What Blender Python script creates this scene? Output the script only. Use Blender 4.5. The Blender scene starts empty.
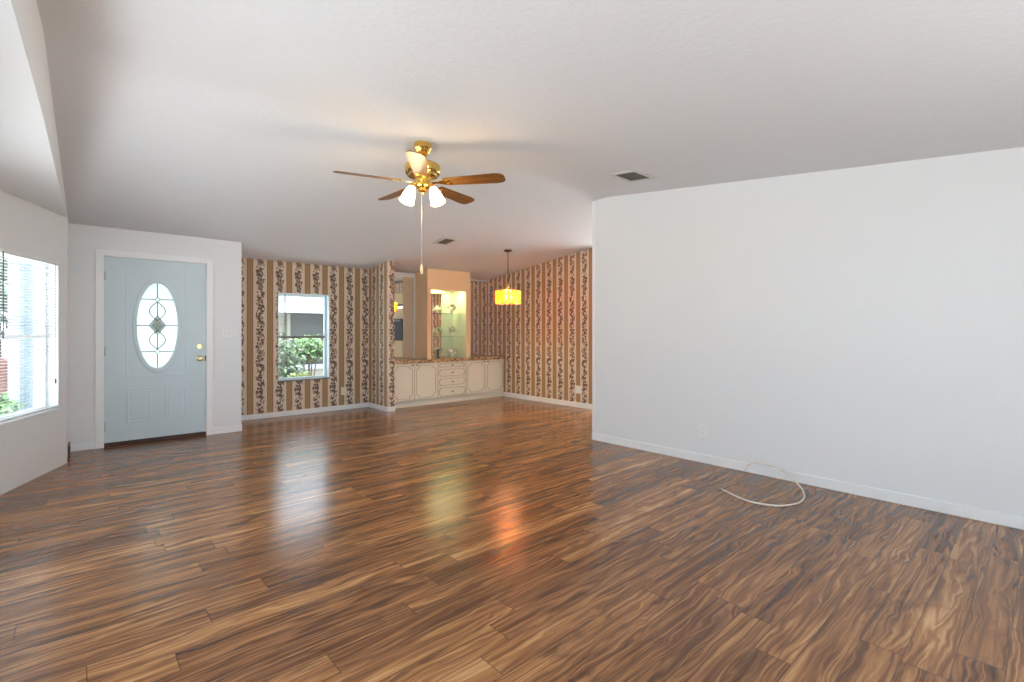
import bpy, bmesh, math, random
from mathutils import Vector, Matrix
R = math.radians
rnd = random.Random(7)
S = bpy.context.scene
COL = S.collection

# ------------------------------------------------------------------ camera, world, exposure
CAM_H, YAW = 1.21, 41.9
cam = bpy.data.cameras.new('camera'); cam.sensor_width = 36.0; cam.lens = 486.0 / 1024 * 36
cam.shift_y = -9.5 / 1024; cam.clip_start = 0.02
co = bpy.data.objects.new('camera', cam); COL.objects.link(co)
co.location = (0, 0, CAM_H); co.rotation_euler = (R(90), 0, R(-YAW)); S.camera = co

w = bpy.data.worlds.new('overcast_sky'); S.world = w; w.use_nodes = True
bg = w.node_tree.nodes['Background']
bg.inputs[0].default_value = (0.72, 0.873, 1.0, 1); bg.inputs[1].default_value = 1.4
sun = bpy.data.lights.new('sun', 'SUN'); sun.energy = 6.5; sun.color = (0.86, 0.93, 1.0); sun.angle = R(3)
so_ = bpy.data.objects.new('sun', sun); COL.objects.link(so_); so_.rotation_euler = (R(15), 0, 0)   # high, from behind the camera
S.view_settings.view_transform = 'Standard'; S.view_settings.look = 'None'
S.view_settings.gamma = 1.0; S.view_settings.use_curve_mapping = False
S.view_settings.exposure = 1.88

# ------------------------------------------------------------------ node helpers
class G:
    def __init__(s, name):
        s.m = bpy.data.materials.new(name); s.m.use_nodes = True
        s.t = s.m.node_tree; s.N = s.t.nodes; s.L = s.t.links
        s.b = s.N['Principled BSDF']; s.out = s.N['Material Output']
    def put(s, sock, v):
        if hasattr(v, 'bl_idname') or isinstance(v, bpy.types.NodeSocket): s.L.new(v, sock)
        elif isinstance(v, (tuple, list)):
            v = tuple(v)
            if sock.type == 'RGBA' and len(v) == 3: v = v + (1,)
            sock.default_value = v
        else: sock.default_value = v
    def n(s, kind, ins=None, out=0, **props):
        nd = s.N.new(kind)
        for k, v in props.items(): setattr(nd, k, v)
        for k, v in (ins or {}).items(): s.put(nd.inputs[k], v)
        return nd.outputs[out]
    def m_(s, op, a, b=0.0, c=0.0, clamp=False):
        return s.n('ShaderNodeMath', {0: a, 1: b, 2: c}, operation=op, use_clamp=clamp)
    def mix(s, f, a, b, blend='MIX'):
        nd = s.N.new('ShaderNodeMix'); nd.data_type = 'RGBA'; nd.blend_type = blend
        s.put(nd.inputs[0], f); s.put(nd.inputs[6], a); s.put(nd.inputs[7], b)
        return nd.outputs[2]
    def ramp(s, f, stops, interp='LINEAR'):
        nd = s.N.new('ShaderNodeValToRGB'); s.put(nd.inputs[0], f); cr = nd.color_ramp; cr.interpolation = interp
        while len(cr.elements) < len(stops): cr.elements.new(0.5)
        for e, (p, c) in zip(cr.elements, stops): e.position = p; e.color = tuple(c) + (1,)
        return nd.outputs[0]
    def xyz(s, v): 
        nd = s.N.new('ShaderNodeSeparateXYZ'); s.put(nd.inputs[0], v); return nd.outputs
    def vec(s, x, y, z): return s.n('ShaderNodeCombineXYZ', {0: x, 1: y, 2: z})
    def noise(s, vec, scale, detail=2.0, rough=0.5, dist=0.0, out=0):
        return s.n('ShaderNodeTexNoise', {'Vector': vec, 'Scale': scale, 'Detail': detail, 'Roughness': rough, 'Distortion': dist}, out)
    def bump(s, h, strength, dist=0.01):
        s.L.new(s.n('ShaderNodeBump', {'Strength': strength, 'Distance': dist, 'Height': h}), s.b.inputs['Normal'])

def lin(r, g, b):
    f = lambda c: (c / 255 / 12.92) if c / 255 <= 0.04045 else ((c / 255 + 0.055) / 1.055) ** 2.4
    return (f(r), f(g), f(b))

def plain(name, col, rough=0.5, metal=0.0, spec=0.5, var=0.04, scale=6.0, bump=0.0, bscale=200, trans=0.0, coat=0.0):
    g = G(name)
    pos = g.n('ShaderNodeTexCoord', out=3)
    f = g.noise(pos, scale, 3)
    g.put(g.b.inputs['Base Color'], g.mix(f, tuple(c * (1 - var) for c in col), tuple(min(1, c * (1 + var)) for c in col)))
    g.b.inputs['Roughness'].default_value = rough; g.b.inputs['Metallic'].default_value = metal
    g.b.inputs['Specular IOR Level'].default_value = spec
    g.b.inputs['Coat Weight'].default_value = coat
    if trans: g.b.inputs['Transmission Weight'].default_value = trans
    if bump: g.bump(g.noise(pos, bscale, 2), bump, 0.002)
    return g.m

def emit(name, col, strength):
    g = G(name); g.put(g.b.inputs['Base Color'], col)
    g.put(g.b.inputs['Emission Color'], col); g.b.inputs['Emission Strength'].default_value = strength
    return g.m

def floor_mat():
    g = G('acacia_laminate')
    p = g.xyz(g.n('ShaderNodeTexCoord', out=3)); x, y = p[0], p[1]
    W, Lg = 0.131, 1.22
    ys = g.m_('DIVIDE', g.m_('ADD', y, 10 + 0.105), W); row = g.m_('FLOOR', ys); fy = g.m_('FRACT', ys)
    r1 = g.n('ShaderNodeTexWhiteNoise', {'W': row}, 0, noise_dimensions='1D')
    xs = g.m_('ADD', g.m_('DIVIDE', x, Lg), g.m_('MULTIPLY', r1, 7.3)); colm = g.m_('FLOOR', xs); fx = g.m_('FRACT', xs)
    wn = g.N.new('ShaderNodeTexWhiteNoise'); wn.noise_dimensions = '3D'
    g.L.new(g.vec(row, colm, 3.7), wn.inputs['Vector']); val, wc = wn.outputs[0], g.xyz(wn.outputs[1])
    # grain running along the board, wandering round knots
    wy = g.noise(g.vec(g.m_('ADD', g.m_('MULTIPLY', x, 2.4), g.m_('MULTIPLY', val, 31.0)), g.m_('MULTIPLY', y, 7.0), wc[0]), 1.0, 2.0, 0.5, 0.6)
    yw = g.m_('ADD', y, g.m_('MULTIPLY', g.m_('SUBTRACT', wy, 0.5), 0.095))
    gv = g.vec(g.m_('ADD', g.m_('MULTIPLY', x, 0.34), g.m_('MULTIPLY', val, 41.0)),
               g.m_('ADD', g.m_('MULTIPLY', yw, 8.5), g.m_('MULTIPLY', wc[1], 23.0)), g.m_('MULTIPLY', wc[2], 9.0))
    big = g.noise(gv, 1.4, 2.0, 0.5, 0.9)
    rings = g.m_('SINE', g.m_('ADD', g.m_('MULTIPLY', big, 46.0), g.m_('MULTIPLY', wc[0], 6.0)))
    rings = g.m_('MULTIPLY_ADD', rings, 0.5, 0.5)
    fine = g.noise(g.vec(g.m_('MULTIPLY', x, 5.0), g.m_('MULTIPLY', y, 95.0), g.m_('MULTIPLY', val, 20.0)), 1.0, 4.0, 0.65, 0.3)
    streak = g.noise(gv, 2.6, 8.0, 0.62, 0.9)
    blot = g.noise(g.vec(g.m_('MULTIPLY', x, 2.0), g.m_('ADD', g.m_('MULTIPLY', y, 7.0), g.m_('MULTIPLY', val, 13.0)), val), 1.3, 4.0, 0.6, 0.8)
    t = g.m_('ADD', g.m_('ADD', g.m_('MULTIPLY', streak, 0.62), g.m_('MULTIPLY', rings, 0.15)),
             g.m_('ADD', g.m_('MULTIPLY', fine, 0.26), g.m_('MULTIPLY', g.m_('SUBTRACT', val, 0.5), 0.13)))
    c = g.ramp(t, [(0.28, lin(60, 36, 22)), (0.41, lin(102, 65, 39)), (0.52, lin(138, 92, 56)), (0.63, lin(168, 118, 72)), (0.76, lin(212, 164, 112))])
    dk = g.ramp(blot, [(0.30, (1, 1, 1)), (0.44, (0, 0, 0))])
    c = g.mix(g.m_('MULTIPLY', dk, 0.62), c, lin(58, 32, 18))
    e1 = g.m_('LESS_THAN', g.m_('MINIMUM', fy, g.m_('SUBTRACT', 1.0, fy)), 0.012)
    e2 = g.m_('LESS_THAN', g.m_('MINIMUM', fx, g.m_('SUBTRACT', 1.0, fx)), 0.0016)
    seam = g.m_('MAXIMUM', e1, e2)
    c = g.mix(g.m_('MULTIPLY', seam, 0.6), c, lin(30, 16, 10))
    g.put(g.b.inputs['Base Color'], c)
    g.put(g.b.inputs['Roughness'], g.m_('MULTIPLY_ADD', fine, 0.10, 0.17))
    g.b.inputs['Specular IOR Level'].default_value = 0.55
    g.bump(g.m_('ADD', g.m_('MULTIPLY', fine, 0.25), g.m_('MULTIPLY', seam, -0.8)), 0.05, 0.002)
    return g.m

def wallpaper_mat():
    g = G('striped_floral_wallpaper')
    P = 0.2565
    uv = g.xyz(g.n('ShaderNodeTexCoord', out=2)); u, v = uv[0], uv[1]
    cell = g.m_('FLOOR', g.m_('DIVIDE', u, P))
    t = g.m_('FRACT', g.m_('DIVIDE', u, P))                 # stripe centred on t = 0
    ds = g.m_('MINIMUM', t, g.m_('SUBTRACT', 1.0, t))       # distance to stripe centre, 0..0.5
    stripe = g.m_('LESS_THAN', ds, 0.155)
    sedge = g.m_('MULTIPLY', g.m_('GREATER_THAN', ds, 0.125), stripe)
    c = g.m_('MULTIPLY', g.m_('SUBTRACT', t, 0.5), P)       # metres from the floral band's centre
    n1 = g.noise(g.vec(g.m_('MULTIPLY', c, 1.0), v, 1.0), 34, 2, 0.5, 0.0, 1)
    warp = g.xyz(n1)
    cu = g.m_('ADD', c, g.m_('MULTIPLY', g.m_('SUBTRACT', warp[0], 0.5), 0.03))
    cv = g.m_('ADD', v, g.m_('MULTIPLY', g.m_('SUBTRACT', warp[1], 0.5), 0.03))
    vine_x = g.m_('MULTIPLY', g.m_('SINE', g.m_('MULTIPLY', v, 2 * math.pi / 0.21)), 0.021)
    dv = g.m_('ABSOLUTE', g.m_('SUBTRACT', cu, vine_x))
    vine = g.m_('LESS_THAN', dv, 0.0055)
    vo = g.N.new('ShaderNodeTexVoronoi'); vo.voronoi_dimensions = '2D'; vo.feature = 'F1'
    g.L.new(g.vec(cu, cv, 0.0), vo.inputs['Vector']); vo.inputs['Scale'].default_value = 27
    cc = g.xyz(vo.outputs['Color'])
    leaf = g.m_('LESS_THAN', vo.outputs['Distance'], g.m_('MULTIPLY_ADD', cc[0], 0.30, 0.36))
    band = g.m_('LESS_THAN', g.m_('ABSOLUTE', g.m_('SUBTRACT', cu, g.m_('MULTIPLY', vine_x, 0.5))), 0.047)
    leaf = g.m_('MULTIPLY', leaf, band)
    flo = g.m_('MAXIMUM', leaf, vine)
    base = lin(224, 206, 186)
    lc = g.ramp(cc[1], [(0.0, lin(112, 88, 72)), (0.35, lin(136, 108, 88)), (0.6, lin(122, 112, 96)), (0.8, lin(170, 138, 112)), (1.0, lin(194, 160, 138))], 'CONSTANT')
    col = g.mix(flo, base, lc)
    scol = g.mix(g.noise(g.vec(g.m_('MULTIPLY', u, 300.0), g.m_('MULTIPLY', v, 3.0), 0.0), 1.0, 2), lin(166, 130, 90), lin(180, 144, 104))
    scol = g.mix(sedge, scol, lin(140, 106, 70))
    col = g.mix(stripe, col, scol)
    g.put(g.b.inputs['Base Color'], col)
    g.b.inputs['Roughness'].default_value = 0.55; g.b.inputs['Specular IOR Level'].default_value = 0.3
    return g.m

def glass_mat(name, tint=(1, 1, 1), refl=0.12):
    g = G(name); g.N.remove(g.b)
    tr = g.n('ShaderNodeBsdfTransparent', {0: tint}); gl = g.n('ShaderNodeBsdfGlossy', {0: (1, 1, 1), 'Roughness': 0.02})
    fc = g.n('ShaderNodeLayerWeight', {0: 0.5}, 1)
    fr = g.m_('MULTIPLY_ADD', g.m_('POWER', fc, 5.0), 0.9, 0.04)      # Schlick, the same on both faces of the pane
    mx = g.n('ShaderNodeMixShader', {0: g.m_('MULTIPLY', fr, refl * 8, clamp=True), 1: tr, 2: gl})
    g.L.new(mx, g.out.inputs[0]); return g.m

def translucent_mat(name, col, tfrac, gloss=0.08, rough=0.15, tcol=None, clear=0.0):
    g = G(name); g.N.remove(g.b)
    pos = g.n('ShaderNodeTexCoord', out=3); f = g.noise(pos, 45, 3, 0.6)
    cc = g.mix(f, tuple(k * 0.85 for k in col), col)
    di = g.n('ShaderNodeBsdfDiffuse', {0: cc}); tl = g.n('ShaderNodeBsdfTranslucent', {0: tcol or cc})
    a = g.n('ShaderNodeMixShader', {0: tfrac, 1: di, 2: tl})
    if clear: a = g.n('ShaderNodeMixShader', {0: clear, 1: a, 2: g.n('ShaderNodeBsdfTransparent', {0: tcol or col})})
    b = g.n('ShaderNodeMixShader', {0: gloss, 1: a, 2: g.n('ShaderNodeBsdfGlossy', {0: (1, 1, 1), 'Roughness': rough})})
    g.L.new(b, g.out.inputs[0]); return g.m

def mirror_mat():
    g = G('silvered_mirror'); g.put(g.b.inputs['Base Color'], (0.86, 0.86, 0.83)); g.b.inputs['Metallic'].default_value = 1
    g.b.inputs['Roughness'].default_value = 0.015; return g.m

def oak_mat():
    g = G('golden_oak'); p = g.xyz(g.n('ShaderNodeTexCoord', out=3))
    # the coordinate follows each blade through its UV (u along the blade)
    uv = g.xyz(g.n('ShaderNodeTexCoord', out=2))
    v = g.vec(g.m_('MULTIPLY', uv[0], 3.0), g.m_('MULTIPLY', uv[1], 55.0), 0.0)
    n = g.noise(v, 1.0, 5, 0.6, 0.8)
    g.put(g.b.inputs['Base Color'], g.ramp(n, [(0.3, lin(70, 44, 18)), (0.5, lin(112, 74, 32)), (0.7, lin(146, 100, 48))]))
    g.b.inputs['Roughness'].default_value = 0.35; return g.m

def tile_mat():
    g = G('speckled_counter'); p = g.n('ShaderNodeTexCoord', out=3)
    vo = g.N.new('ShaderNodeTexVoronoi'); g.L.new(p, vo.inputs['Vector']); vo.inputs['Scale'].default_value = 42
    c = g.xyz(vo.outputs['Color'])
    g.put(g.b.inputs['Base Color'], g.ramp(c[0], [(0.0, lin(120, 84, 54)), (0.25, lin(196, 156, 112)), (0.55, lin(214, 180, 136)), (0.85, lin(150, 112, 76))], 'CONSTANT'))
    g.b.inputs['Roughness'].default_value = 0.3; return g.m

def siding_mat(name, a, b, period, axis=2):
    g = G(name); p = g.xyz(g.n('ShaderNodeTexCoord', out=3))
    f = g.m_('FRACT', g.m_('DIVIDE', p[axis], period))
    g.put(g.b.inputs['Base Color'], g.mix(g.m_('LESS_THAN', f, 0.08), a, b)); g.b.inputs['Roughness'].default_value = 0.6
    return g.m

def brick_mat():
    g = G('red_brick'); p = g.xyz(g.n('ShaderNodeTexCoord', out=3))
    nd = g.N.new('ShaderNodeTexBrick'); g.L.new(g.vec(p[0], p[2], 0.0), nd.inputs['Vector'])
    nd.inputs['Color1'].default_value = lin(112, 58, 42) + (1,); nd.inputs['Color2'].default_value = lin(98, 50, 36) + (1,)
    nd.inputs['Mortar'].default_value = lin(120, 112, 102) + (1,); nd.inputs['Scale'].default_value = 4.5
    g.put(g.b.inputs['Base Color'], nd.outputs[0]); return g.m

def ground_mat():
    g = G('lawn_and_mulch'); p = g.n('ShaderNodeTexCoord', out=3); f = g.noise(p, 3, 5, 0.65)
    g.put(g.b.inputs['Base Color'], g.ramp(f, [(0.35, lin(92, 98, 78)), (0.5, lin(116, 108, 92)), (0.65, lin(128, 98, 86))]))
    g.b.inputs['Roughness'].default_value = 0.9; return g.m

def leaf_mat(name, a, b):
    g = G(name); p = g.n('ShaderNodeTexCoord', out=3); f = g.noise(p, 18, 3)
    g.put(g.b.inputs['Base Color'], g.ramp(f, [(0.35, a), (0.65, b)])); g.b.inputs['Roughness'].default_value = 0.5; return g.m

M = dict(
    wall=plain('white_wall_paint', lin(232, 232, 232), 0.42, spec=0.35, var=0.01, scale=1.5, bump=0.03, bscale=90),
    ceil=plain('stippled_ceiling_paint', lin(226, 226, 228), 0.85, spec=0.1, var=0.03, scale=45, bump=0.9, bscale=42),
    trim=plain('white_trim_paint', lin(240, 240, 240), 0.35, var=0.01),
    floor=floor_mat(), paper=wallpaper_mat(), glass=glass_mat('window_glass'), shelfglass=glass_mat('shelf_glass', (0.86, 0.95, 0.90), 0.2),
    door=plain('pale_blue_door_paint', lin(203, 217, 222), 0.35, var=0.015), frost=translucent_mat('textured_door_glass', (0.74, 0.79, 0.77), 0.85, 0.08, 0.2),
    lead=plain('lead_came', lin(92, 100, 98), 0.5, 0.3), bevel=plain('bevelled_cluster_glass', lin(168, 184, 176), 0.2, spec=0.6, var=0.35, scale=40),
    brass=plain('polished_brass', lin(236, 196, 110), 0.2, 1.0, var=0.06), satin=plain('satin_brass', lin(214, 198, 146), 0.28, 1.0, var=0.04), dull=plain('aged_brass', lin(120, 92, 62), 0.4, 0.8),
    steel=plain('hinge_steel', lin(170, 172, 172), 0.35, 0.9), oak=oak_mat(), blademat=plain('blade_edge', lin(110, 92, 76), 0.5),
    shade=emit('lit_white_shade', (1.0, 0.88, 0.64), 1.8), amber=translucent_mat('amber_glass_panel', (0.60, 0.22, 0.03), 0.6, 0.08, 0.1, (1.0, 0.45, 0.09), 0.42),
    bulb=emit('warm_bulb', (1.0, 0.80, 0.46), 10.0), fob=plain('cream_pull_fob', lin(226, 216, 180), 0.4),
    cab=plain('antique_white_cabinet', lin(224, 220, 204), 0.4, var=0.02), glaze=plain('glazed_moulding', lin(186, 176, 150), 0.45, var=0.06),
    counter=tile_mat(), lining=plain('pale_niche_lining', lin(226, 226, 200), 0.5), column=plain('tan_column_paint', lin(238, 208, 166), 0.55, var=0.02), mirror=mirror_mat(),
    tube=emit('niche_tube', (0.95, 0.96, 0.36), 1.2), petal=plain('white_porcelain', lin(240, 232, 220), 0.3, var=0.05),
    dark=plain('brown_leaf_glaze', lin(84, 62, 48), 0.5, var=0.3, scale=40), bottle=plain('dark_brown_glass', lin(60, 22, 16), 0.12, spec=0.8),
    vent=plain('vent_enamel', lin(206, 204, 200), 0.45), ventdark=plain('vent_duct', lin(52, 48, 42), 0.8), louvre=plain('louver_enamel', lin(92, 87, 78), 0.5),
    plate=plain('switch_plate', lin(236, 236, 234), 0.35, var=0.01), ivory=plain('ivory_plate', lin(232, 224, 196), 0.35), slot=plain('socket_slot', lin(70, 68, 66), 0.6),
    cable=plain('white_coax_jacket', lin(232, 222, 210), 0.4), metal=plain('connector_metal', lin(150, 148, 140), 0.3, 0.9),
    blind=translucent_mat('white_blind_slat', (0.88, 0.89, 0.89), 0.30, 0.05, 0.3), vinyl=plain('white_vinyl', lin(238, 240, 240), 0.35, var=0.01),
    bluevinyl=plain('pale_window_liner', lin(214, 226, 230), 0.4, var=0.01), barmat=plain('grey_sash_bar', lin(122, 120, 112), 0.5),
    thresh=plain('dark_threshold', lin(64, 40, 28), 0.5), wood=plain('dark_corner_wood', lin(92, 66, 48), 0.5),
    siding=siding_mat('cream_siding', lin(132, 130, 118), lin(110, 108, 98), 0.2), roofm=siding_mat('pale_metal_roof', lin(72, 78, 69), lin(66, 72, 64), 0.3, 0),
    fascia=plain('white_fascia', lin(140, 144, 152), 0.5), screen=plain('grey_porch_screen', lin(58, 61, 59), 0.7, var=0.15, scale=2),
    white=plain('exterior_white', lin(140, 142, 144), 0.6), bluepost=plain('blue_grey_trim', lin(84, 98, 106), 0.5), brick=brick_mat(),
    bounce_ground=plain('pale_bounce', lin(214, 212, 206), 0.8, var=0.06, scale=2), ground=ground_mat(), leaf1=leaf_mat('hydrangea_leaf', lin(48, 66, 44), lin(96, 112, 80)), leaf2=leaf_mat('bright_leaf', lin(60, 88, 46), lin(98, 126, 74)),  # the pale ground colour serves the added light-bouncing slabs
    leaf3=leaf_mat('yellow_leaf', lin(100, 116, 56), lin(140, 148, 84)), leaf4=leaf_mat('tree_leaf', lin(50, 76, 52), lin(110, 132, 96)),
    bark=plain('bark', lin(110, 90, 74), 0.9), oven=plain('black_oven_glass', lin(20, 17, 14), 0.4, spec=0.2), kit=plain('tan_kitchen_paint', lin(214, 186, 142), 0.5),
    kitlight=emit('oven_display', (1.0, 0.86, 0.6), 0.5),
)

# ------------------------------------------------------------------ mesh builder
class MB:
    def __init__(s): s.bm = bmesh.new(); s.mat = Matrix.Identity(4); s.uvs = None
    def pt(s, p): return s.mat @ Vector(p)
    def face(s, pts):
        vs = [s.bm.verts.new(s.pt(p)) for p in pts]
        return s.bm.faces.new(vs)
    def box(s, x0, x1, y0, y1, z0, z1):
        v = [s.bm.verts.new(s.pt(p)) for p in ((x0,y0,z0),(x1,y0,z0),(x1,y1,z0),(x0,y1,z0),(x0,y0,z1),(x1,y0,z1),(x1,y1,z1),(x0,y1,z1))]
        for f in ((0,3,2,1),(4,5,6,7),(0,1,5,4),(1,2,6,5),(2,3,7,6),(3,0,4,7)): s.bm.faces.new([v[i] for i in f])
        return s
    def prism(s, poly, a0, a1, axes='xyz'):
        """poly in the first two axes, extruded along the third (axes is e.g. 'yzx')"""
        ix = ['xyz'.index(c) for c in axes]
        def P(p, a):
            q = [0, 0, 0]; q[ix[0]], q[ix[1]], q[ix[2]] = p[0], p[1], a; return s.pt(q)
        A = [s.bm.verts.new(P(p, a0)) for p in poly]; B = [s.bm.verts.new(P(p, a1)) for p in poly]
        n = len(poly); s.bm.faces.new(A[::-1]); s.bm.faces.new(B)
        for i in range(n): s.bm.faces.new([A[i], A[(i+1) % n], B[(i+1) % n], B[i]])
        return s
    def ring(s, outer, inner, a0, a1, axes='xyz'):
        ix = ['xyz'.index(c) for c in axes]
        def P(p, a):
            q = [0, 0, 0]; q[ix[0]], q[ix[1]], q[ix[2]] = p[0], p[1], a; return s.bm.verts.new(s.pt(q))
        n = len(outer)
        O0 = [P(p, a0) for p in outer]; I0 = [P(p, a0) for p in inner]; O1 = [P(p, a1) for p in outer]; I1 = [P(p, a1) for p in inner]
        for i in range(n):
            j = (i + 1) % n
            for q in ((O0[i], O0[j], O1[j], O1[i]), (I0[j], I0[i], I1[i], I1[j]), (O1[i], O1[j], I1[j], I1[i]), (O0[j], O0[i], I0[i], I0[j])): s.bm.faces.new(q)
        return s
    def lathe(s, prof, c=(0, 0, 0), n=24, axis=(0, 0, 1), cap=True):
        ax = Vector(axis).normalized(); q = Vector((0, 0, 1)).rotation_difference(ax); rows = []
        for r, z in prof:
            rows.append([s.bm.verts.new(s.pt(Vector(c) + q @ Vector((r * math.cos(2*math.pi*i/n), r * math.sin(2*math.pi*i/n), z)))) for i in range(n)])
        for a, b in zip(rows, rows[1:]):
            for i in range(n): s.bm.faces.new([a[i], a[(i+1) % n], b[(i+1) % n], b[i]])
        if cap: s.bm.faces.new(rows[0][::-1]); s.bm.faces.new(rows[-1])
        return s
    def tube(s, pts, r, n=8, closed=False):
        pts = [Vector(p) for p in pts]; rows = []; N = len(pts)
        up = None
        for i, p in enumerate(pts):
            a = pts[(i-1) % N] if (closed or i > 0) else p; b = pts[(i+1) % N] if (closed or i < N-1) else p
            t = (b - a).normalized()
            if up is None: up = t.orthogonal().normalized()
            up = (up - t * up.dot(t)); up = up.normalized() if up.length > 1e-6 else t.orthogonal().normalized()
            w_ = t.cross(up); rr = r[i] if isinstance(r, (list, tuple)) else r
            rows.append([s.bm.verts.new(s.pt(p + (up * math.cos(2*math.pi*k/n) + w_ * math.sin(2*math.pi*k/n)) * rr)) for k in range(n)])
        for i in range(N if closed else N - 1):
            a, b = rows[i], rows[(i+1) % N]
            for k in range(n): s.bm.faces.new([a[k], a[(k+1) % n], b[(k+1) % n], b[k]])
        if not closed: s.bm.faces.new(rows[0][::-1]); s.bm.faces.new(rows[-1])
        return s
    def ball(s, c, r, sc=(1, 1, 1), n=12):
        return s.lathe([(max(1e-4, r*sc[0]*math.sin(math.pi*i/8)), -r*sc[2]*math.cos(math.pi*i/8)) for i in range(9)], c, n)
    def build(s, name, mat, parent=None, smooth=True, bevel=0.0, uvoff=None, ang=35):
        bmesh.ops.recalc_face_normals(s.bm, faces=s.bm.faces[:])
        if uvoff is not None:
            uvl = s.bm.loops.layers.uv.verify()
            for f in s.bm.faces:
                ax = max(range(3), key=lambda i: abs(f.normal[i]))
                for l in f.loops:
                    p = l.vert.co
                    l[uvl].uv = ((p.y if ax == 0 else p.x) - uvoff + 25.65, p.z if ax != 2 else p.y)
        elif s.uvs is not None:
            uvl = s.bm.loops.layers.uv.verify()
            for f in s.bm.faces:
                for l in f.loops: l[uvl].uv = s.uvs(l.vert.co)
        off = Vector((0, 0, 0)); q = parent
        while q is not None: off += q.location; q = q.parent
        for v in s.bm.verts: v.co -= off
        me = bpy.data.meshes.new(name); s.bm.to_mesh(me); s.bm.free()
        me.materials.append(M[mat] if isinstance(mat, str) else mat)
        if smooth:
            for p in me.polygons: p.use_smooth = True
            me.set_sharp_from_angle(angle=R(ang))
        o = bpy.data.objects.new(name, me); COL.objects.link(o)
        if parent is not None: o.parent = parent
        if bevel:
            b = o.modifiers.new('bevel', 'BEVEL'); b.width = bevel; b.segments = 2; b.limit_method = 'ANGLE'; b.angle_limit = R(40)
        return o

def box(x0, x1, y0, y1, z0, z1): return MB().box(x0, x1, y0, y1, z0, z1)
def tag(o, label, cat, group=None, kind=None):
    o['label'] = label; o['category'] = cat
    if group: o['group'] = group
    if kind: o['kind'] = kind
    return o
def thing(name, label, cat, loc, group=None):
    o = bpy.data.objects.new(name, None); o.empty_display_size = 0.1; COL.objects.link(o); o.location = loc
    return tag(o, label, cat, group)
def struct(o, label, cat='wall'):
    o['kind'] = 'structure'; o['label'] = label; o['category'] = cat; return o
def ell(cx, cz, a, b, n=64): return [(cx + a*math.cos(2*math.pi*i/n), cz + b*math.sin(2*math.pi*i/n)) for i in range(n)]
def rect(x0, x1, z0, z1): return [(x0, z0), (x1, z0), (x1, z1), (x0, z1)]

# ------------------------------------------------------------------ room dimensions (metres)
D, WB, XR, XD = 6.60, 7.35, 4.31, 5.95          # entry wall, window wall, right wall, dining wall
RY, RZ, SN, SF = 3.30, 2.68, 0.1075, 0.116      # ridge of the vaulted ceiling
RB = 0.12                                       # the ridge is softly rounded over this half width
def cz(y):
    if abs(y - RY) < RB:
        u = (y - RY + RB)/(2*RB); za, zb_ = RZ - SN*RB, RZ - SF*RB
        return (1-u)**2*za + 2*u*(1-u)*RZ + u*u*zb_
    return RZ - SN*(RY - y) if y < RY else RZ - SF*(y - RY)
RIDGE = [RY - RB + 2*RB*i/12 for i in range(13)]
def xl(y): return -0.055 - 0.019*(6.6 - y) - 0.009*max(0.0, 3.3 - y)      # left wall / bay header line
Y0 = -1.6                                       # the room goes on a little behind the camera
BAYZ = 2.257

# ------------------------------------------------------------------ shell
m = MB(); m.box(-1.1, 7.3, Y0, 7.36, -0.12, 0.0)
struct(m.build('floor', 'floor', smooth=False), 'glossy brown acacia laminate floor boards', 'floor')
m = MB(); yy = [Y0] + RIDGE + [7.5]; m.prism([(y, cz(y)) for y in yy] + [(7.5, cz(7.5)+0.15), (RY, RZ+0.15), (Y0, cz(Y0)+0.15)], -0.95, 7.3, 'yzx')
struct(m.build('ceiling', 'ceil'), 'white stippled vaulted ceiling', 'ceiling')

# right wall with its corner strip
m = MB(); m.prism([(Y0, 0), (3.45, 0), (3.45, cz(3.45))] + [(y, cz(y)) for y in RIDGE[::-1] if y < 3.44] + [(Y0, cz(Y0))], XR, XR + 0.11, 'yzx')
struct(m.build('wall_right', 'wall', smooth=False), 'long plain white wall on the right')
m = box(XR - 0.006, XR, 3.415, 3.452, 0.0, cz(3.43))
struct(m.build('trim_1', 'trim', smooth=False), 'white corner strip at the end of the right wall', 'trim')
def base(name, x0, x1, y0, y1, lab, h=0.078):
    struct(box(x0, x1, y0, y1, 0, h).build(name, 'trim', bevel=0.004), lab, 'baseboard')
base('baseboard_right', XR - 0.014, XR, Y0, 3.452, 'white baseboard along the long right wall')

# unseen rear wall, added to limit light from behind; openings sized for the daylight
m = MB(); rx = ((-0.95, 0.6, 0, 2.17), (0.6, 2.6, 2.03, 2.17), (2.6, 5.0, 0, 2.17), (5.0, 6.8, 0, 0.85), (5.0, 6.8, 2.03, 2.17), (6.8, 7.3, 0, 2.17))
for c in rx: m.box(c[0], c[1], Y0 - 0.12, Y0, c[2], c[3])
struct(m.build('wall_rear', 'wall', smooth=False), 'white unseen rear wall, added with openings sized for the daylight')

# entry wall (door opening x 0.217..1.131, z 0..2.0) and the return by the bay
DX0, DX1, DZ1 = 0.205, 1.143, 2.01
m = MB(); top = cz(D) + 0.001
m.box(xl(D) - 0.1, DX0, D, D + 0.13, 0, top); m.box(DX1, 1.50, D, D + 0.13, 0, top); m.box(DX0, DX1, D, D + 0.13, DZ1, top)
struct(m.build('wall_entry', 'wall', smooth=False), 'short white wall around the front door')
m = MB()
for c in ((0.148, DX0 + 0.012, 0, 2.06), (DX1 - 0.012, 1.200, 0, 2.06), (DX0 + 0.012, DX1 - 0.012, DZ1 - 0.012, 2.06)): m.box(c[0], c[1], D - 0.016, D, c[2], c[3])
for c in ((DX0, DX0 + 0.012, 0, DZ1), (DX1 - 0.012, DX1, 0, DZ1), (DX0, DX1, DZ1 - 0.012, DZ1)): m.box(c[0], c[1], D - 0.004, D + 0.12, c[2], c[3])
struct(m.build('trim_2', 'trim', smooth=False, bevel=0.002), 'white casing round the pale blue front door', 'trim')
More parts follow.
